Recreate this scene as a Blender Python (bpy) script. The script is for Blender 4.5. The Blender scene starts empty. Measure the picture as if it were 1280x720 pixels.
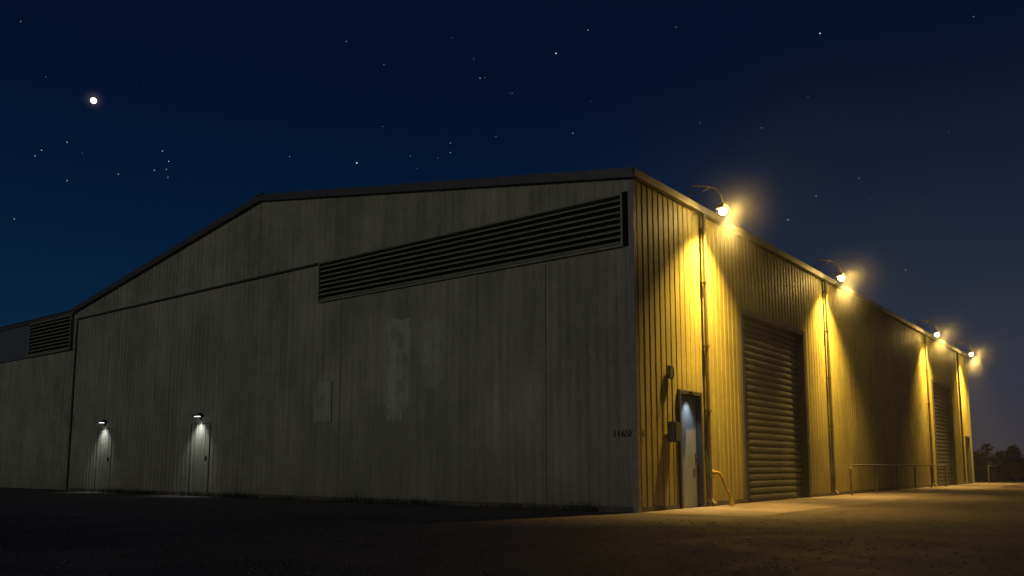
import bpy, bmesh, math, random
from mathutils import Vector, Matrix
random.seed(7)
sc = bpy.context.scene
sc.view_settings.view_transform='Standard'; sc.view_settings.look='None'
sc.view_settings.exposure=0

# ---------------------------------------------------------------- helpers
def link(ob,parent=None):
    sc.collection.objects.link(ob)
    if parent: ob.parent=parent
    return ob
def empty(name,loc=(0,0,0),rz=0,parent=None):
    e=bpy.data.objects.new(name,None); e.location=loc; e.rotation_euler=(0,0,rz)
    e.empty_display_size=.3
    return link(e,parent)
def obj(name,bm,mat,parent=None,smooth=False,recalc=True):
    if recalc: bmesh.ops.recalc_face_normals(bm,faces=bm.faces)
    me=bpy.data.meshes.new(name); bm.to_mesh(me); bm.free()
    mats=mat if isinstance(mat,(list,tuple)) else [mat]
    for m in mats: me.materials.append(m)
    if smooth:
        for p in me.polygons: p.use_smooth=True
    return link(bpy.data.objects.new(name,me),parent)
def abox(bm,x0,x1,y0,y1,z0,z1,bev=0,mi=0):
    r=bmesh.ops.create_cube(bm,size=1)
    for v in r['verts']:
        v.co=Vector((x0+(v.co.x+.5)*(x1-x0), y0+(v.co.y+.5)*(y1-y0), z0+(v.co.z+.5)*(z1-z0)))
    fs=set(f for v in r['verts'] for f in v.link_faces)
    for f in fs: f.material_index=mi
    if bev>0:
        es=list(set(e for v in r['verts'] for e in v.link_edges))
        bmesh.ops.bevel(bm,geom=es,offset=bev,segments=2,affect='EDGES',clamp_overlap=True)
def tube(bm,pts,r,n=10):
    pts=[Vector(p) for p in pts]; rings=[]
    for i,p in enumerate(pts):
        d=(pts[min(i+1,len(pts)-1)]-pts[max(i-1,0)]).normalized()
        up=Vector((0,0,1)) if abs(d.z)<.9 else Vector((1,0,0))
        a=d.cross(up).normalized(); b=d.cross(a).normalized()
        rings.append([bm.verts.new(p+r*(a*math.cos(2*math.pi*k/n)+b*math.sin(2*math.pi*k/n))) for k in range(n)])
    for i in range(len(rings)-1):
        for k in range(n):
            bm.faces.new((rings[i][k],rings[i][(k+1)%n],rings[i+1][(k+1)%n],rings[i+1][k]))
    bm.faces.new(rings[0]); bm.faces.new(rings[-1][::-1])

class NT:
    def __init__(s,mat):
        s.t=mat.node_tree; s.n=s.t.nodes; s.l=s.t.links
    def add(s,t,**k):
        n=s.n.new(t)
        for a,b in k.items(): setattr(n,a,b)
        return n
    def L(s,a,b): s.l.new(a,b)
    def math(s,op,a,b=None,clamp=False):
        n=s.n.new('ShaderNodeMath'); n.operation=op; n.use_clamp=clamp
        for i,v in enumerate((a,b)):
            if v is None: continue
            if isinstance(v,(int,float)): n.inputs[i].default_value=v
            else: s.l.new(v,n.inputs[i])
        return n.outputs[0]
    def mix(s,f,a,b,bt='MIX'):
        n=s.n.new('ShaderNodeMix'); n.data_type='RGBA'; n.blend_type=bt
        if isinstance(f,(int,float)): n.inputs[0].default_value=f
        else: s.l.new(f,n.inputs[0])
        for i,v in ((6,a),(7,b)):
            if isinstance(v,tuple): n.inputs[i].default_value=(*v[:3],1)
            else: s.l.new(v,n.inputs[i])
        return n.outputs[2]
    def ramp(s,f,stops):
        n=s.n.new('ShaderNodeValToRGB'); cr=n.color_ramp
        while len(cr.elements)<len(stops): cr.elements.new(.5)
        for e,(p,c) in zip(cr.elements,stops):
            e.position=p; e.color=(c,c,c,1) if isinstance(c,(int,float)) else (*c,1)
        s.l.new(f,n.inputs[0]); return n.outputs[0]
    def noise(s,vec,scale,detail=5,rough=.55,sc=None):
        if sc:
            m=s.n.new('ShaderNodeMapping'); m.inputs['Scale'].default_value=sc; s.l.new(vec,m.inputs[0]); vec=m.outputs[0]
        n=s.n.new('ShaderNodeTexNoise'); n.inputs['Scale'].default_value=scale
        n.inputs['Detail'].default_value=detail; n.inputs['Roughness'].default_value=rough
        s.l.new(vec,n.inputs['Vector']); return n.outputs['Fac']
def newmat(name,rough=.6,metal=0,col=(.5,.5,.5)):
    m=bpy.data.materials.new(name); m.use_nodes=True
    nt=NT(m); b=nt.n['Principled BSDF']
    b.inputs['Base Color'].default_value=(*col,1); b.inputs['Roughness'].default_value=rough; b.inputs['Metallic'].default_value=metal
    return m,nt,b
def paint(name,col,rough=.5,metal=0,var=.35,scale=6,sc=(1,1,1),bump=.0):
    m,nt,b=newmat(name,rough,metal,col)
    tc=nt.add('ShaderNodeTexCoord').outputs['Object']
    f=nt.noise(tc,scale,6,.6,sc)
    r=nt.ramp(f,[(.3,1-var),(.7,1.0)])
    nt.L(nt.mix(1.0,tuple(col),r,'MULTIPLY'),b.inputs['Base Color'])
    nt.L(nt.ramp(f,[(.3,min(1,rough+.15)),(.7,max(.05,rough-.1))]),b.inputs['Roughness'])
    if bump:
        bp=nt.add('ShaderNodeBump'); bp.inputs['Strength'].default_value=bump; bp.inputs['Distance'].default_value=.02
        nt.L(f,bp.inputs['Height']); nt.L(bp.outputs[0],b.inputs['Normal'])
    return m

# ---------------------------------------------------------------- materials
def cladding(name,axis,col):
    m,nt,b=newmat(name,.5,0,col)
    tc=nt.add('ShaderNodeTexCoord').outputs['Object']
    sep=nt.add('ShaderNodeSeparateXYZ'); nt.L(tc,sep.inputs[0])
    u=sep.outputs[axis]; z=sep.outputs[2]
    pid=nt.math('FLOOR',nt.math('DIVIDE',u,.88))
    wn=nt.add('ShaderNodeTexWhiteNoise',noise_dimensions='1D'); nt.L(pid,wn.inputs['W'])
    tone=nt.math('ADD',nt.math('MULTIPLY',wn.outputs[0],.10),.90)
    streak=nt.noise(tc,1.0,6,.65,(7,7,.35))
    blot=nt.noise(tc,.45,7,.65)
    smud=nt.noise(tc,1.1,7,.7,(1,1,.6))
    fine=nt.noise(tc,9,5,.7)
    c=nt.mix(1.0,tuple(col),nt.ramp(streak,[(.28,.66),(.62,1.0)]),'MULTIPLY')
    c=nt.mix(1.0,c,nt.ramp(blot,[(.3,.66),(.62,1.05)]),'MULTIPLY')
    c=nt.mix(1.0,c,nt.ramp(smud,[(.34,.80),(.52,1.0)]),'MULTIPLY')
    c=nt.mix(1.0,c,nt.ramp(fine,[(.3,.85),(.6,1.0)]),'MULTIPLY')
    cc=nt.add('ShaderNodeCombineXYZ')
    for i in range(3): nt.L(tone,cc.inputs[i])
    c=nt.mix(1.0,c,cc.outputs[0],'MULTIPLY')
    zz=nt.math('ADD',nt.math('MULTIPLY',z,.45),nt.math('MULTIPLY',nt.noise(tc,1.6,6,.65,(1,1,.5)),-1.0))
    dirt=nt.ramp(nt.math('ADD',zz,.5),[(0.0,.6),(.35,.3),(1.0,0.0)])
    c=nt.mix(dirt,c,(.11,.10,.075) if axis==1 else (.15,.115,.055))
    ru=nt.noise(tc,1.0,4,.6,(14,14,.5))
    c=nt.mix(nt.ramp(ru,[(.66,0.0),(.8,.5)]),c,(.10,.065,.04))
    if axis==1:   # painted-over repairs on the gable wall (real patches in paint)
        def patch(u0,u1,z0,z1,amt,c):
            wob=nt.math('MULTIPLY',nt.math('SUBTRACT',nt.noise(tc,2.5,4,.6),.5),.5)
            uu=nt.math('ADD',u,wob); zz=nt.math('ADD',z,wob)
            a=nt.math('MULTIPLY',nt.math('GREATER_THAN',uu,u0),nt.math('LESS_THAN',uu,u1))
            d=nt.math('MULTIPLY',nt.math('GREATER_THAN',zz,z0),nt.math('LESS_THAN',zz,z1))
            k=nt.math('MULTIPLY',nt.math('MULTIPLY',a,d),nt.ramp(nt.noise(tc,2.2,5,.7),[(.38,0.0),(.55,1.0)]))
            k=nt.math('MULTIPLY',k,amt)
            return nt.mix(k,c,(.60,.60,.55))
        c=patch(5.95,6.7,1.9,4.3,.38,c); c=patch(4.95,5.5,2.6,4.2,.20,c); c=patch(10.6,11.9,2.0,3.9,.08,c)
    nt.L(c,b.inputs['Base Color'])
    nt.L(nt.ramp(fine,[(.3,.65),(.7,.48)]),b.inputs['Roughness'])
    bp=nt.add('ShaderNodeBump'); bp.inputs['Strength'].default_value=.35; bp.inputs['Distance'].default_value=.02
    nt.L(nt.noise(tc,1.3,3,.5,(2,2,1)),bp.inputs['Height']); nt.L(bp.outputs[0],b.inputs['Normal'])
    return m
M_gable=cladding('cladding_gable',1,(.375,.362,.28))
M_side=cladding('cladding_side_lamplit',0,(.52,.45,.13))  # same paint as the gable, sodium lamp yellow put into its colour
M_trim=paint('trim_metal',(.08,.08,.085),.5,.0,.4,4)
M_trimL=paint('trim_light',(.26,.25,.20),.5,0,.35,4)
M_roof=paint('roof_sheet',(.12,.12,.12),.5,.3,.4,1)
M_louv=paint('louvre_blade',(.33,.32,.26),.5,0,.4,3,(1,.6,4))
M_dark=paint('dark_void',(.03,.03,.025),.9,0,.3)
M_roll=paint('roller_steel',(.18,.165,.125),.5,.0,.35,2,(1,1,6))
M_door=paint('door_paint',(.20,.225,.25),.4,0,.3,4,(1,1,.4),.1)
M_doorw=paint('door_wallpaint',(.20,.195,.165),.5,0,.35,4,(1,1,.4),.1)
M_gal=paint('galvanised',(.26,.25,.23),.45,.3,.3,14)
M_rail=paint('rail_paint',(.12,.10,.07),.5,0,.3,10)
M_blk=paint('black_plastic',(.03,.03,.03),.5,0,.3)
M_box=paint('meter_box',(.10,.11,.10),.5,0,.3)
M_yel=paint('yellow_pipe_paint',(.55,.36,.05),.45,0,.45,9)
M_pipe=paint('downpipe_paint',(.14,.125,.06),.6,0,.3,5)
def emis(name,col,st):
    m,nt,b=newmat(name); b.inputs['Emission Color'].default_value=(*col,1); b.inputs['Emission Strength'].default_value=st
    b.inputs['Base Color'].default_value=(.8,.8,.8,1)
    return m
M_sod=emis('sodium_lens',(1,.76,.34),40)
M_cool=emis('led_lens',(.85,.95,1),2.5)

# ---------------------------------------------------------------- building
RZ=math.radians(52)
B=empty('metal_warehouse',(2.31,15.51,0),RZ)
EAVE=6.45; RIDGE_T=11.84; RIDGE=8.36; WID=22.7; LEN=34.0
def roofz(t):
    return EAVE+(RIDGE-EAVE)*(t/RIDGE_T) if t<RIDGE_T else RIDGE-(RIDGE-EAVE)*((t-RIDGE_T)/(WID-RIDGE_T))
P=.22
def prof_for(rd): return [(0,0),(.140,0),(.165,rd),(.195,rd)]
def ribs(name,axis,a0,a1,z0,z1,mat,off=0,parent=B,rd=None):
    rd=rd or (.015 if axis=='y' else .013)
    pts=[]; k=math.floor(a0/P)-1
    while k*P<a1+P:
        for du,d in prof_for(rd):
            u=k*P+du
            if a0<u<a1: pts.append((u,d))
        k+=1
    pts=[(a0,0)]+pts+[(a1,0)]
    if callable(z1) and a0<RIDGE_T<a1:
        pts.append((RIDGE_T,0.0)); pts.sort()
    bm=bmesh.new(); prev=None
    for u,d in pts:
        o=-(off+d)
        zb=z1(u) if callable(z1) else z1
        co=[(u,o,z0),(u,o,zb)] if axis=='x' else [(o,u,z0),(o,u,zb)]
        cur=[bm.verts.new(c) for c in co]
        if prev: bm.faces.new((prev[0],cur[0],cur[1],prev[1]) if axis=='x' else (cur[0],prev[0],prev[1],cur[1]))
        prev=cur
    return obj(name,bm,mat,parent,recalc=False)
D0,D1,DH=1.70,2.72,2.38
R0,R1,RH=5.05,9.32,4.45
F0,F1,FH=25.6,29.5,4.45
G0,G1,GH=32.5,33.4,2.3
segs=[(.06,D0,0),(D0,D1,DH),(D1,R0,0),(R0,R1,RH),(R1,F0,0),(F0,F1,FH),(F1,G0,0),(G0,G1,GH),(G1,LEN-.06,0)]
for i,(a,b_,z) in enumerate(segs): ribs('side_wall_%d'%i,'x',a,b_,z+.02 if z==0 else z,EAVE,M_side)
LT0,LT1,LZ0,LZ1=.18,9.27,5.04,6.11
d1a,d1b,d2a,d2b=19.75,20.75,14.0,15.0
gs=[(.06,LT1,.02,LZ0),(LT1,WID,.02,6.06)]
for i,(a,b_,z0,z1) in enumerate(gs): ribs('gable_wall_%d'%i,'y',a,b_,z0,z1,M_gable)
ribs('gable_wall_top','y',.06,WID,6.115,roofz,M_gable,.045)
bm=bmesh.new()
def quad(bm,*c): bm.faces.new([bm.verts.new(x) for x in c])
quad(bm,(LEN,0,0),(LEN,WID,0),(LEN,WID,EAVE),(LEN,RIDGE_T,RIDGE),(LEN,0,EAVE))
quad(bm,(0,WID+14,0),(LEN,WID+14,0),(LEN,WID+14,EAVE),(0,WID+14,EAVE))
quad(bm,(LEN,WID,0),(LEN,WID+14,0),(LEN,WID+14,EAVE),(LEN,WID,EAVE))
obj('back_walls',bm,M_side,B)
bm=bmesh.new()
OV=.14
for (ta,za,tb,zb) in ((-.12,roofz(0)-.02,RIDGE_T,RIDGE),(RIDGE_T,RIDGE,WID+.05,EAVE)):
    quad(bm,(-OV,ta,za+.05),(LEN+.1,ta,za+.05),(LEN+.1,tb,zb+.05),(-OV,tb,zb+.05))
quad(bm,(-.1,WID+.05,EAVE-.0),(LEN,WID+.05,EAVE),(LEN,WID+14,EAVE),(-.1,WID+14,EAVE))
obj('roof',bm,M_roof,B,recalc=False)
bm=bmesh.new()
def prism(bm,ta,za,tb,zb,x0,x1,h0,h1):
    vs=[bm.verts.new(c) for c in [(x0,ta,za+h0),(x1,ta,za+h0),(x1,ta,za+h1),(x0,ta,za+h1),(x0,tb,zb+h0),(x1,tb,zb+h0),(x1,tb,zb+h1),(x0,tb,zb+h1)]]
    for f in ((0,1,2,3),(7,6,5,4),(0,4,5,1),(1,5,6,2),(2,6,7,3),(3,7,4,0)): bm.faces.new([vs[i] for i in f])
prism(bm,-.13,EAVE-.02,RIDGE_T,RIDGE,-.17,.02,-.10,.085)
prism(bm,RIDGE_T+.003,RIDGE,WID+.1,EAVE-.02,-.17,.02,-.10,.085)
obj('verge_flashing',bm,M_trim,B)
bm=bmesh.new(); abox(bm,-.19,.3,RIDGE_T-.16,RIDGE_T+.16,RIDGE+.03,RIDGE+.11,.02)
obj('ridge_cap',bm,M_trim,B)
bm=bmesh.new()
prof=[(-.045,EAVE-.10),(-.16,EAVE-.10),(-.185,EAVE+.03),(-.17,EAVE+.035),(-.15,EAVE-.07),(-.045,EAVE-.07)]
r0=[bm.verts.new((-.165,y,z)) for y,z in prof]; r1=[bm.verts.new((LEN+.1,y,z)) for y,z in prof]
for i in range(len(prof)): 
    j=(i+1)%len(prof); bm.faces.new((r0[i],r0[j],r1[j],r1[i]))
bm.faces.new(r0); bm.faces.new(r1[::-1])
obj('eave_gutter',bm,M_trimL,B)
bm=bmesh.new()
abox(bm,-.048,.07,-.048,.07,.0,EAVE-.11,.006)
abox(bm,LEN-.07,LEN+.05,-.048,.07,.0,EAVE-.11,.006)
obj('corner_trim',bm,M_trimL,B)
bm=bmesh.new()
abox(bm,-.088,.0,LT1+.03,WID+.02,6.065,6.11,.004)
abox(bm,-.05,.0,WID-.03,WID+.06,0.02,6.05,.004)
obj('flashing',bm,M_trim,B)
bm=bmesh.new()
for t in (2.05,8.35,): abox(bm,-.019,-.002,t,t+.02,.03,LZ0-.05)
abox(bm,-.070,-.04,RIDGE_T-.02,RIDGE_T+.02,6.12,RIDGE-.12)
for s in (11.5,): abox(bm,s,s+.03,-.02,-.002,.03,EAVE-.12)
obj('sheet_joints',bm,M_trimL,B)
bm=bmesh.new()
for zz in (.5,1.9,3.3,4.7):
    k=0
    while k*P<WID:
        u=k*P+.180; k+=1
        if u<.1: continue
        abox(bm,-.021,-.015,u-.006,u+.006,zz-.006,zz+.006)
obj('fixings',bm,M_trim,B)
bm=bmesh.new()
for a,b_ in ((d1a,d1b),(d2a,d2b)):
    abox(bm,-.021,-.001,a,a+.015,.03,2.10); abox(bm,-.021,-.001,b_-.015,b_,.03,2.10); abox(bm,-.021,-.001,a+.016,b_-.016,2.085,2.10)
    abox(bm,-.075,-.021,a+.10,a+.13,1.0,1.14,.005)
obj('service_door_seams',bm,M_trim,B)
bm=bmesh.new()
abox(bm,-.03,.04,.08,WID,-.05,.10); abox(bm,.08,D0-.06,-.03,.04,-.05,.10); abox(bm,D1+.06,R0-.11,-.03,.04,-.05,.10)
abox(bm,R1+.11,F0-.11,-.03,.04,-.05,.10)
obj('plinth',bm,paint('plinth_conc',(.12,.11,.09),.9,0,.5,3,(1,1,1),.3),B)
def louvre(name,t0,t1,z0,z1,x=0,pitch=.118):
    bm=bmesh.new()
    quad(bm,(x+.16,t0,z0),(x+.16,t1,z0),(x+.16,t1,z1),(x+.16,t0,z1))
    obj(name+'_back',bm,M_dark,B)
    bm=bmesh.new(); n=int((z1-z0-.08)/pitch)
    for i in range(n):
        z=z0+.07+i*(z1-z0-.1)/n
        c=[(x-.045,z-.0),(x-.052,z+.022),(x+.07,z+.085),(x+.075,z+.067)]
        nseg=6; prev=None
        for g in range(nseg+1):
            tt=t0+.04+(t1-t0-.08)*g/nseg; dz=random.uniform(-.004,.004)
            cur=[bm.verts.new((q[0],tt,q[1]+dz)) for q in c]
            if prev:
                for k in range(4): bm.faces.new((prev[k],prev[(k+1)%4],cur[(k+1)%4],cur[k]))
            else: bm.faces.new(cur)
            prev=cur
        bm.faces.new(prev[::-1])
    obj(name+'_blades',bm,M_louv,B)
    bm=bmesh.new()
    abox(bm,x-.075,x+.1,t0,t1,z0,z0+.045); abox(bm,x-.075,x+.1,t0,t1,z1-.045,z1)
    abox(bm,x-.07,x+.1,t0,t0+.045,z0+.046,z1-.046); abox(bm,x-.07,x+.1,t1-.045,t1,z0+.046,z1-.046)
    obj(name+'_frame',bm,M_trimL,B)
louvre('louvre',LT0,LT1,LZ0,LZ1)
AL=WID+.07
ribs('annex_wall','y',AL,WID+14,.02,5.0,M_gable,-.05)
bm=bmesh.new(); abox(bm,-.06,.0,AL,WID+14,EAVE-.12,EAVE+.05,.005); obj('annex_fascia',bm,M_trim,B)
bm=bmesh.new(); abox(bm,-.01,.05,WID+3.95,WID+14,5.02,EAVE-.125); obj('annex_band',bm,paint('annex_band_paint',(.11,.12,.13),.5,0,.3,1),B)
ribs('annex_upper','y',AL,AL+.35,5.02,EAVE-.12,M_gable,-.05)
louvre('annex_louvre',AL+.35,WID+3.9,5.02,EAVE-.13,0.0,.13)
def roller(name,s0,s1,h):
    bm=bmesh.new(); y=.16; prev=None; z=.03; sl=.165; pr=[(0,0),(.02,-.024),(.06,-.040),(.105,-.036),(.14,-.018),(.155,0)]
    while z<h:
        for dz,d in pr:
            jj=random.uniform(-.002,.002)
            if z+dz>h+.2: break
            cur=[bm.verts.new((s0,y+d+jj,z+dz)),bm.verts.new(((s0+s1)/2,y+d+jj+.008*math.sin(z*3),z+dz+.006*math.sin(z*5))),bm.verts.new((s1,y+d-jj,z+dz))]
            if prev:
                bm.faces.new((prev[0],prev[1],cur[1],cur[0])); bm.faces.new((prev[1],prev[2],cur[2],cur[1]))
            prev=cur
        z+=sl
    obj(name+'_curtain',bm,M_roll,B,recalc=False)
    bm=bmesh.new()
    abox(bm,s0-.10,s0+.05,-.055,.20,0,h+.001,.005); abox(bm,s1-.05,s1+.10,-.055,.20,0,h+.001,.005)
    abox(bm,s0-.10,s1+.10,-.058,.20,h+.003,h+.12,.005)
    abox(bm,s0+.06,s1-.06,.09,.17,.0,.09,.01)
    obj(name+'_frame',bm,M_trim,B)
roller('roller_door',R0,R1,RH); roller('roller_door_far',F0,F1,FH)
def pdoor(name,axis,a0,a1,h,mat,rec=.10):
    def bx(bm,u0,u1,d0,d1,z0,z1,bev=0):
        if axis=='x': abox(bm,u0,u1,d0,d1,z0,z1,bev)
        else: abox(bm,d0,d1,u0,u1,z0,z1,bev)
    bm=bmesh.new(); bx(bm,a0+.06,a1-.06,rec,rec+.045,.015,h-.07,.004); obj(name+'_leaf',bm,mat,B)
    bm=bmesh.new()
    bx(bm,a0-.02,a0+.055,-.06,rec+.06,0,h-.062,.004); bx(bm,a1-.055,a1+.02,-.06,rec+.06,0,h-.062,.004); bx(bm,a0-.02,a1+.02,-.062,rec+.06,h-.06,h+.02,.004)
    obj(name+'_frame',bm,M_trim if axis=='x' else M_doorw,B)
    bm=bmesh.new(); bx(bm,a1-.16,a1-.12,rec-.02,rec,.95,1.13,.004); bx(bm,a1-.24,a1-.12,rec-.06,rec-.035,1.03,1.055,.006); bx(bm,a1-.15,a1-.13,rec-.036,rec-.019,1.03,1.055)
    for z in (.3,1.1,1.8): bx(bm,a0+.05,a0+.075,rec-.012,rec-.001,z,z+.1,.002)
    obj(name+'_hardware',bm,M_rail,B)
pdoor('door','x',D0,D1,DH,M_door,.06)
pdoor('door_far','x',G0,G1,GH,M_doorw)
bm=bmesh.new(); abox(bm,-.026,-.019,8.66,9.34,1.95,2.98,.002); obj('boarded_window',bm,paint('board_paint',(.44,.43,.36),.7,0,.55,2.2,(1,1,.6)),B)
for i,s in enumerate((2.96,11.33,24.4,31.3)):
    bm=bmesh.new(); tube(bm,[(s,-.10,EAVE-.1),(s,-.10,EAVE-.3),(s,-.085,.35),(s,-.085,.2),(s,-.13,.1),(s,-.2,.05)],.045,12)
    for z in (.6,2,3.4,4.8,6.0): abox(bm,s-.06,s+.06,-.14,-.03,z,z+.04)
    obj('downpipe_%d'%i,bm,M_pipe,B,smooth=False)
bm=bmesh.new()
abox(bm,1.17,1.43,-.20,-.036,1.32,1.72,.012); abox(bm,1.19,1.41,-.212,-.201,1.34,1.70,.004)
obj('meter_box',bm,M_box,B)
bm=bmesh.new()
tube(bm,[(1.30,-.09,1.72),(1.30,-.09,2.55),(1.30,-.06,2.60)],.015,8)
abox(bm,1.22,1.38,-.10,-.036,2.58,2.84,.01); tube(bm,[(1.27,-.12,2.6),(1.27,-.15,2.66),(1.27,-.15,2.78),(1.27,-.11,2.83)],.012,6)
abox(bm,D1+.10,D1+.16,-.07,-.036,1.05,1.17,.005)
obj('conduit_fitting',bm,M_box,B)
def text(txt,loc,rot,size,mat,name,parent):
    c=bpy.data.curves.new(name,'FONT'); c.body=txt; c.size=size; c.extrude=.002
    o=bpy.data.objects.new(name,c); link(o,parent); o.location=loc; o.rotation_euler=rot; c.materials.append(mat)
text('11658',(-.03,.50,1.40),(math.radians(90),0,math.radians(-90)),.18,M_blk,'street_number',B)
text('B2',(.16,-.03,1.40),(math.radians(90),0,0),.18,M_blk,'street_number_side',B)

# ---------------------------------------------------------------- wall flood lamps
B_m=Matrix.Translation((2.31,15.51,0))@Matrix.Rotation(RZ,4,'Z')
SODC=(1,.62,.14)
def light(kind,name,loc,energy,col,parent,r=.05,aim=None,size=None,blend=.5):
    d=bpy.data.lights.new(name,kind); d.energy=energy; d.color=col
    if kind in('POINT','SPOT'): d.shadow_soft_size=r
    if kind=='SPOT': d.spot_size=math.radians(size); d.spot_blend=blend
    o=bpy.data.objects.new(name,d); link(o,parent); o.location=loc
    if aim: o.rotation_euler=(Vector(aim)).to_track_quat('-Z','Y').to_euler()
    return o
def volmat(name,dens,an):
    m=bpy.data.materials.new(name); m.use_nodes=True; t=m.node_tree; t.nodes.clear()
    o=t.nodes.new('ShaderNodeOutputMaterial'); v=t.nodes.new('ShaderNodeVolumeScatter'); v.inputs['Density'].default_value=dens; v.inputs['Anisotropy'].default_value=an
    t.links.new(v.outputs[0],o.inputs['Volume']); return m
# scattering ball added for each lamp's halo: densest at the lamp, thinning to nothing
M_hz=volmat('lamp_glow_volume',.1,.0); t=M_hz.node_tree
HR=1.5
tcn=t.nodes.new('ShaderNodeTexCoord'); ln=t.nodes.new('ShaderNodeVectorMath'); ln.operation='LENGTH'; t.links.new(tcn.outputs['Object'],ln.inputs[0])
a1=t.nodes.new('ShaderNodeMapRange'); a1.inputs['From Min'].default_value=0; a1.inputs['From Max'].default_value=HR; a1.inputs['To Min'].default_value=1; a1.inputs['To Max'].default_value=0
t.links.new(ln.outputs['Value'],a1.inputs['Value'])
p1=t.nodes.new('ShaderNodeMath'); p1.operation='POWER'; p1.inputs[1].default_value=2.4; t.links.new(a1.outputs[0],p1.inputs[0])
p2=t.nodes.new('ShaderNodeMath'); p2.operation='MULTIPLY'; p2.inputs[1].default_value=.10; t.links.new(p1.outputs[0],p2.inputs[0])
t.links.new(p2.outputs[0],[n for n in t.nodes if n.type=='VOLUME_SCATTER'][0].inputs['Density'])
for i,(s,z) in enumerate(((2.96,6.33),(11.33,6.36),(24.4,6.30),(32.2,6.30))):
    E=empty('wall_flood_lamp',B_m@Vector((s,0,0)),RZ)
    bm=bmesh.new()
    top=6.95
    tube(bm,[(-.30,.06,6.50),(-.30,.06,top-.04),(-.30,.02,top),(-.22,-.06,top+.005),(-.05,-.30,top-.02),(0,-.42,top-.08),(0,-.52,top-.24),(0,-.55,z+.17)],.020,8)
    tube(bm,[(-.30,.04,6.72),(-.16,-.14,6.80),(-.05,-.30,top-.03)],.012,6)
    abox(bm,-.38,-.22,-.0,.16,6.47,6.50,.004)
    obj('bracket_arm',bm,M_rail,E)
    bm=bmesh.new()
    a=[(-.15,-.64,z+.065),(.15,-.64,z+.065),(.15,-.46,z+.04),(-.15,-.46,z+.04)]
    b2=[(-.11,-.63,z+.14),(.11,-.63,z+.14),(.11,-.49,z+.12),(-.11,-.49,z+.12)]
    va=[bm.verts.new(c) for c in a]; vb=[bm.verts.new(c) for c in b2]
    for k in range(4): bm.faces.new((va[k],va[(k+1)%4],vb[(k+1)%4],vb[k]))
    bm.faces.new(vb)
    for q in range(5): abox(bm,-.10+q*.045,-.09+q*.045,-.62,-.50,z+.125,z+.16)
    abox(bm,-.03,.03,-.57,-.52,z+.14,z+.20,.006)
    obj('flood_head',bm,M_rail,E)
    bm=bmesh.new(); bmesh.ops.create_uvsphere(bm,u_segments=16,v_segments=10,radius=.085)
    for v in bm.verts: v.co=Vector((v.co.x*1.2,v.co.y-.56,v.co.z*.9+z+.0))
    obj('bulb',bm,M_sod,E,smooth=True)
    light('SPOT','flood_scallop',(0,-.74,z-.10),1500,SODC,E,.05,(0,.20,-1),104,.75)
    light('SPOT','flood_hot',(0,-.72,z-.11),900,SODC,E,.05,(0,.16,-1),84,1.0)
    light('SPOT','flood_reach',(0,-.72,z-.12),2000,SODC,E,.05,(0,.10,-1),56,1.0)
    light('SPOT','flood_out',(0,-.76,z-.0),190,SODC,E,.04,(0,-1,-.25),168,.6)
    light('POINT','flood_spill',(0,-.76,z+.02),55,SODC,E,.05)
    bm=bmesh.new(); bmesh.ops.create_icosphere(bm,subdivisions=4,radius=HR)
    h=obj('lamp_glow',bm,M_hz,E,smooth=True); h.location=(0,-.62,z)
for t_ in (20.25,14.5):
    E=empty('bulkhead_lamp',B_m@Vector((0,t_,0)),RZ)
    bm=bmesh.new(); abox(bm,-.20,-.04,-.16,.16,2.30,2.345,.01); abox(bm,-.08,-.04,-.06,.06,2.22,2.40,.01)
    tube(bm,[(-.10,.16,2.33),(-.10,.38,2.33),(-.04,.42,2.33)],.012,6)
    obj('housing',bm,M_blk,E)
    bm=bmesh.new(); abox(bm,-.185,-.09,-.10,.10,2.285,2.297,.004); obj('lens',bm,M_cool,E)
    light('SPOT','led',(-.26,0,2.28),55,(.90,.97,1),E,.04,(.22,0,-1),92,1)
E=empty('door_lamp',B_m@Vector((0,0,0)),RZ)
bm=bmesh.new(); abox(bm,2.10,2.32,-.14,-.063,DH-.03,DH+.0,.004); obj('housing',bm,M_rail,E)
light('SPOT','led',(2.21,-.13,DH-.08),34,(.80,.92,1),E,.04,(0,.22,-1),85,1)

# ---------------------------------------------------------------- railing, pipe, dumpster
def railing(s0,s1,y):
    E=empty('guard_railing',B_m@Vector((s0,y,0)),RZ)
    bm=bmesh.new(); L=s1-s0
    n=max(2,round(L/2.6))
    tube(bm,[(0,0,.0),(0,0,.78),(.08,0,.88),(L-.08,0,.88),(L,0,.78),(L,0,0)],.028,8)
    for i in range(1,n): tube(bm,[(L*i/n,0,0),(L*i/n,0,.87)],.024,8)
    obj('rails',bm,M_rail,E)
    bm=bmesh.new()
    for i in range(n+1): abox(bm,L*i/n-.07,L*i/n+.07,-.07,.07,.0,.015)
    obj('base_plates',bm,M_gal,E)
railing(11.7,24.9,-.45); railing(34.6,37.0,-.6)
E=empty('yellow_gas_pipe',B_m@Vector((3.15,-.16,0)),RZ)
bm=bmesh.new()
tube(bm,[(0,.10,.72),(0,0,.72),(.06,-.03,.70),(.13,-.06,.60),(.20,-.10,.40),(.30,-.14,.25),(.34,-.16,.10),(.34,-.16,.0)],.034,10)
tube(bm,[(.34,-.16,.0),(.34,-.16,.12)],.055,10)
tube(bm,[(0,.06,.72),(0,.09,.72)],.06,10)
obj('pipe',bm,M_yel,E,smooth=False)
E=empty('dumpster',(32.0,51.6,0),math.radians(10))
bm=bmesh.new()
vs=[bm.verts.new(c) for c in [(-1.3,-.7,.15),(1.3,-.7,.15),(1.3,.7,.15),(-1.3,.7,.15),(-1.45,-.85,.95),(1.45,-.85,.95),(1.45,.75,1.2),(-1.45,.75,1.2)]]
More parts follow.
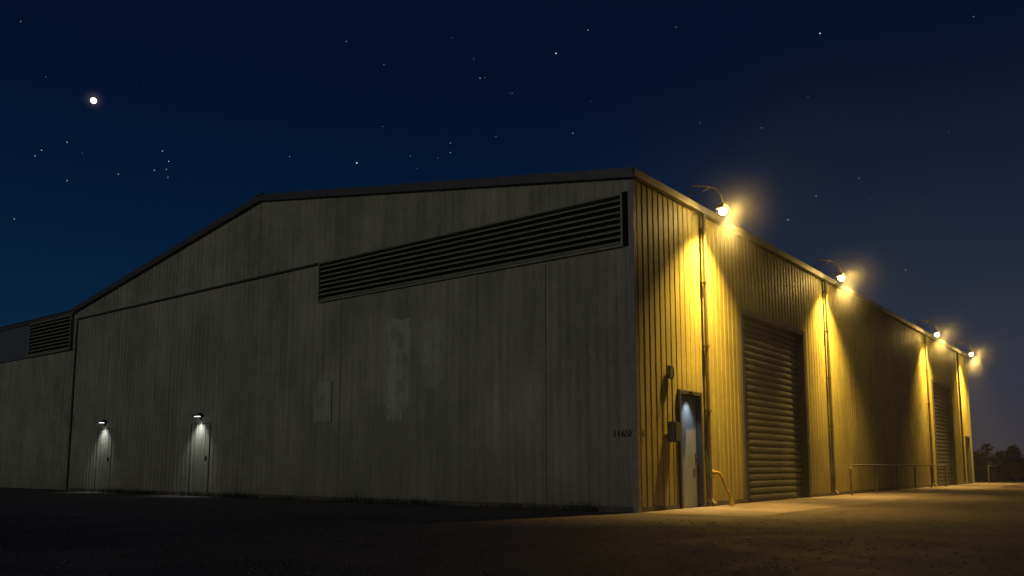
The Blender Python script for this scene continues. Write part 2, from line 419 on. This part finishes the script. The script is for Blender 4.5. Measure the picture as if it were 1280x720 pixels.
for f in ((0,1,2,3),(4,5,6,7),(0,1,5,4),(1,2,6,5),(2,3,7,6),(3,0,4,7)): bm.faces.new([vs[i] for i in f])
for x in (-1.0,-.5,0,.5,1.0): abox(bm,x-.04,x+.04,-.90,-.76,.2,.93)
abox(bm,-1.5,1.5,-.92,-.84,.9,1.0,.01)
obj('body',bm,paint('rusty_paint',(.34,.18,.09),.7,0,.5,2),E)
bm=bmesh.new()
abox(bm,-1.48,-.02,-.95,.8,1.22,1.27,.01); abox(bm,.02,1.48,-.95,.8,1.22,1.27,.01)
for x in (-1.1,1.1):
    for y in (-.5,.5): abox(bm,x-.08,x+.08,y-.08,y+.08,0,.15,.02)
obj('lids',bm,M_blk,E)

# ---------------------------------------------------------------- ground
m,nt,b=newmat('ground_asphalt',.85)
tc=nt.add('ShaderNodeTexCoord').outputs['Object']
big=nt.noise(tc,.16,7,.65); mid=nt.noise(tc,.9,7,.68); fine=nt.noise(tc,28,4,.75); 
vor=nt.add('ShaderNodeTexVoronoi',feature='DISTANCE_TO_EDGE'); vor.inputs['Scale'].default_value=.33
wn=nt.add('ShaderNodeTexNoise'); wn.inputs['Scale'].default_value=1.5; nt.L(tc,wn.inputs['Vector'])
va=nt.add('ShaderNodeVectorMath',operation='ADD'); sv=nt.add('ShaderNodeVectorMath',operation='SCALE'); sv.inputs['Scale'].default_value=.8
nt.L(wn.outputs['Color'],sv.inputs[0]); nt.L(tc,va.inputs[0]); nt.L(sv.outputs[0],va.inputs[1]); nt.L(va.outputs[0],vor.inputs['Vector'])
crack=nt.ramp(vor.outputs['Distance'],[(0,.35),(.012,1)])
c=nt.mix(nt.ramp(big,[(.38,0),(.6,1)]),(.085,.065,.056),(.18,.135,.115))
c=nt.mix(nt.ramp(mid,[(.42,0),(.62,.75)]),c,(.055,.043,.038))
c=nt.mix(1,c,nt.ramp(fine,[(.3,.5),(.7,1.35)]),'MULTIPLY')
c=nt.mix(1,c,crack,'MULTIPLY')
nt.L(c,b.inputs['Base Color'])
nt.L(nt.ramp(mid,[(.35,.95),(.7,.55)]),b.inputs['Roughness'])
bp=nt.add('ShaderNodeBump'); bp.inputs['Strength'].default_value=.7; bp.inputs['Distance'].default_value=.03
h=nt.math('ADD',nt.math('MULTIPLY',fine,.5),nt.math('MULTIPLY',mid,2.0)); nt.L(h,bp.inputs['Height']); nt.L(bp.outputs[0],b.inputs['Normal'])
bm=bmesh.new(); quad(bm,(-1500,-1500,0),(1500,-1500,0),(1500,1500,0),(-1500,1500,0)); obj('ground',bm,m,None)
m,nt,b=newmat('concrete',.8)
tc=nt.add('ShaderNodeTexCoord').outputs['Object']
sep=nt.add('ShaderNodeSeparateXYZ'); nt.L(tc,sep.inputs[0])
j=nt.math('LESS_THAN',nt.math('ABSOLUTE',nt.math('SUBTRACT',nt.math('FRACT',nt.math('DIVIDE',sep.outputs[0],3.0)),.5)),.006)
c=nt.mix(nt.ramp(nt.noise(tc,.6,7,.65),[(.35,0),(.62,1)]),(.11,.086,.075),(.23,.185,.16))
c=nt.mix(1,c,nt.ramp(nt.noise(tc,14,5,.7),[(.3,.7),(.6,1.1)]),'MULTIPLY')
c=nt.mix(j,c,(.03,.03,.025)); nt.L(c,b.inputs['Base Color'])
A=empty('concrete_pavement',(2.31,15.51,0),RZ)
bm=bmesh.new()
n=90; prev=None
for i in range(n+1):
    s=i*(44/n); e=-2.3+random.uniform(-.05,.05)+.15*math.sin(s*.7)
    cur=[bm.verts.new((s,-.0,.005)),bm.verts.new((s,e,.005))]
    if prev: bm.faces.new((prev[1],cur[1],cur[0],prev[0]))
    prev=cur
obj('slab',bm,m,A,recalc=False)
m,nt,b=newmat('worn_paint',.7)
tc=nt.add('ShaderNodeTexCoord').outputs['Object']
nt.L(nt.mix(nt.ramp(nt.noise(tc,6,6,.7),[(.42,0),(.55,1)]),(.10,.08,.065),(.40,.36,.3)),b.inputs['Base Color'])
R=empty('road_marking',(2.31,15.51,0),RZ)
bm=bmesh.new()
for s in (8,11,14,17,20): quad(bm,(s,-7.4,.004),(s+.1,-7.4,.004),(s+.1,-3.4,.004),(s,-3.4,.004))
obj('bay_lines',bm,m,R)
M_gravel=paint('gravel_stone',(.17,.14,.115),.8,0,.5,30)
ico=bmesh.new(); bmesh.ops.create_icosphere(ico,subdivisions=1,radius=1); iv=[v.co.copy() for v in ico.verts]; jf=[[v.index for v in f.verts] for f in ico.faces]; ico.free()
V=[];F=[]
for i in range(5500):
    y=5.6+random.random()**1.4*8; x=random.gauss(-1.0,4.0)
    if abs(x)>.75*y: continue
    r=random.choice((.005,.006,.008,.01,.013,.017)); sx,sy,sz=random.uniform(.7,1.3),random.uniform(.7,1.3),random.uniform(.4,.8); o=len(V)
    for c0 in iv: q=r*random.uniform(.8,1.15); V.append((x+c0.x*q*sx,y+c0.y*q*sy,c0.z*q*sz+r*.2))
    F+= [[o+k for k in f] for f in jf]
me=bpy.data.meshes.new('gravel'); me.from_pydata(V,[],F); me.materials.append(M_gravel); link(bpy.data.objects.new('gravel',me))
M_weed=paint('weeds',(.06,.06,.03),.9,0,.5,20)
V=[];F=[]
for i in range(3600):
    t_=random.uniform(.8,22); 
    dens=.5+.5*math.sin(t_*1.9)*math.sin(t_*.83+1)
    if random.random()>dens: continue
    x=-.06-abs(random.gauss(0,.2)); p=B_m@Vector((x,t_,0)); hh=random.uniform(.04,.22)*(.5+dens*.7); a=random.uniform(0,6.28)
    dx,dy=math.cos(a)*.008,math.sin(a)*.008; lx,ly=random.gauss(0,.06),random.gauss(0,.06); o=len(V)
    V+=[(p.x-dx,p.y-dy,0),(p.x+dx,p.y+dy,0),(p.x+lx,p.y+ly,hh)]; F.append([o,o+1,o+2])
me=bpy.data.meshes.new('weeds'); me.from_pydata(V,[],F); me.materials.append(M_weed); link(bpy.data.objects.new('weeds',me))

M_leaf=paint('distant_foliage',(.05,.05,.04),.9,0,.5,2)
bm=bmesh.new()
for k in range(52):
    x0=58+k*1.5+random.uniform(-1,1); y0=118+random.uniform(-7,7)
    H=random.uniform(2.4,4.4); W=random.uniform(1.2,2.1); conif=random.random()<.5
    tube(bm,[(x0,y0,0),(x0,y0,H*.5),(x0,y0,H*.9)],.09,5)
    for j in range(320):
        f=random.random(); z=H*(.06+.94*f)
        w=W*(1-f)**.8 if conif else W*math.sqrt(max(0,1-(2*f-1)**2))*.9
        a=random.uniform(0,6.28); r=w*math.sqrt(random.random())
        c=Vector((x0+r*math.cos(a),y0+r*math.sin(a),z)); s=random.uniform(.12,.3)
        v=[bm.verts.new(c+Vector((random.gauss(0,s),random.gauss(0,s),random.gauss(0,s)))) for _ in range(3)]
        bm.faces.new(v)
obj('tree_line',bm,M_leaf,recalc=False)

# ---------------------------------------------------------------- stars
def dirn(px,py):
    p=math.radians(7); u=(px-640)/1040; v=(455-py)/1040
    return Vector((u,math.cos(p)-v*math.sin(p),math.sin(p)+v*math.cos(p))).normalized()
STARS=[(1025,41,1.3),(695,66,1.4),(446,203,1.5),(735,37,.7),(433,51,.6),(600,97,.6),(592,73,.4),(563,178,.6),(563,190,.6),(513,194,.4),(84,177,.7),(52,187,.7),(44,194,.6),(203,188,.7),(211,201,.7),(208,211,.6),(193,212,.6),(210,221,.5),(148,217,.6),(84,225,.6),(18,273,.6),(985,274,1.0),(1020,244,.7),(1074,222,.6),(952,159,.6),(716,166,.6),(875,153,.5),(480,80,.4),(362,195,.4),(640,116,.4),(620,170,.4),(1217,20,.5),(1186,165,.4),(1132,337,.5),(1010,120,.4),(845,33,.4),(26,26,.4)]
for _ in range(55):
    STARS.append((random.uniform(-300,1580),random.uniform(-250,330),random.uniform(.16,.3)))
bm=bmesh.new(); D=1300
for px,py,s in STARS:
    bmesh.ops.create_icosphere(bm,subdivisions=1,radius=.66*s**.8*D/1000,matrix=Matrix.Translation(dirn(px,py)*D))
obj('stars',bm,emis('star_light',(.75,.85,1),.75))
MOON=dirn(117,125)
bm=bmesh.new(); bmesh.ops.create_uvsphere(bm,u_segments=20,v_segments=12,radius=4.0,matrix=Matrix.Translation(MOON*D))
obj('evening_star',bm,emis('evening_star_light',(1,.93,.88),2.5),smooth=True)

# ---------------------------------------------------------------- world
w=bpy.data.worlds.new('World'); sc.world=w; w.use_nodes=True
nt=NT(w); bg=nt.n['Background']
tc=nt.add('ShaderNodeTexCoord').outputs['Generated']
sep=nt.add('ShaderNodeSeparateXYZ'); nt.L(tc,sep.inputs[0])
el=sep.outputs[2]
base=nt.ramp(el,[(0.0,(.010,.020,.038)),(.10,(.0030,.0200,.050)),(.24,(.0014,.0110,.037)),(.42,(.0008,.0055,.022)),(1.0,(.001,.003,.012))])
dp=nt.add('ShaderNodeVectorMath',operation='DOT_PRODUCT'); nt.L(tc,dp.inputs[0]); dp.inputs[1].default_value=Vector((.66,.75,0)).normalized()
az=nt.ramp(dp.outputs['Value'],[(.72,0.0),(1.0,1.0)])
lo=nt.ramp(el,[(0,(.034,.017,.008)),(.10,(.024,.013,.004)),(.25,(.008,.007,.003)),(.45,(0,0,0))])
glow=nt.mix(1,az,lo,'MULTIPLY')
col=nt.mix(1,base,glow,'ADD')
dm=nt.add('ShaderNodeVectorMath',operation='DOT_PRODUCT'); nt.L(tc,dm.inputs[0]); dm.inputs[1].default_value=MOON
hal=nt.math('POWER',nt.math('MAXIMUM',dm.outputs['Value'],0),60000)
hc=nt.add('ShaderNodeCombineXYZ'); 
for i,k in enumerate((.05,.035,.05)): nt.L(nt.math('MULTIPLY',hal,k),hc.inputs[i])
col=nt.mix(1,col,hc.outputs[0],'ADD')
sky=nt.add('ShaderNodeTexSky',sky_type='NISHITA',sun_disc=False); sky.sun_elevation=math.radians(-4); sky.sun_rotation=math.radians(-60)
col=nt.mix(.002,col,sky.outputs[0],'ADD')
nt.L(col,bg.inputs['Color']); bg.inputs['Strength'].default_value=1.0

sd=bpy.data.lights.new('moonlight','SUN'); sd.energy=.25; sd.angle=math.radians(14); sd.color=(1,.95,.76)
so=link(bpy.data.objects.new('moonlight',sd)); so.rotation_euler=Vector((.66,.72,-.20)).to_track_quat('-Z','Y').to_euler(); so.location=(-30,-20,15)

bm=bmesh.new(); abox(bm,-4,50,-9,5,.02,9)
mo=obj('mist',bm,volmat('mist',.0022,.2)); mo.location=(2.31,15.51,0); mo.rotation_euler=(0,0,RZ)

cd=bpy.data.cameras.new('camera'); cam=link(bpy.data.objects.new('camera',cd))
cd.sensor_width=36; cd.lens=36*1040/1280; cd.shift_y=95/1280; cd.clip_end=5000
cam.location=(0,0,.85); cam.rotation_euler=(math.radians(97),0,0)
sc.camera=cam
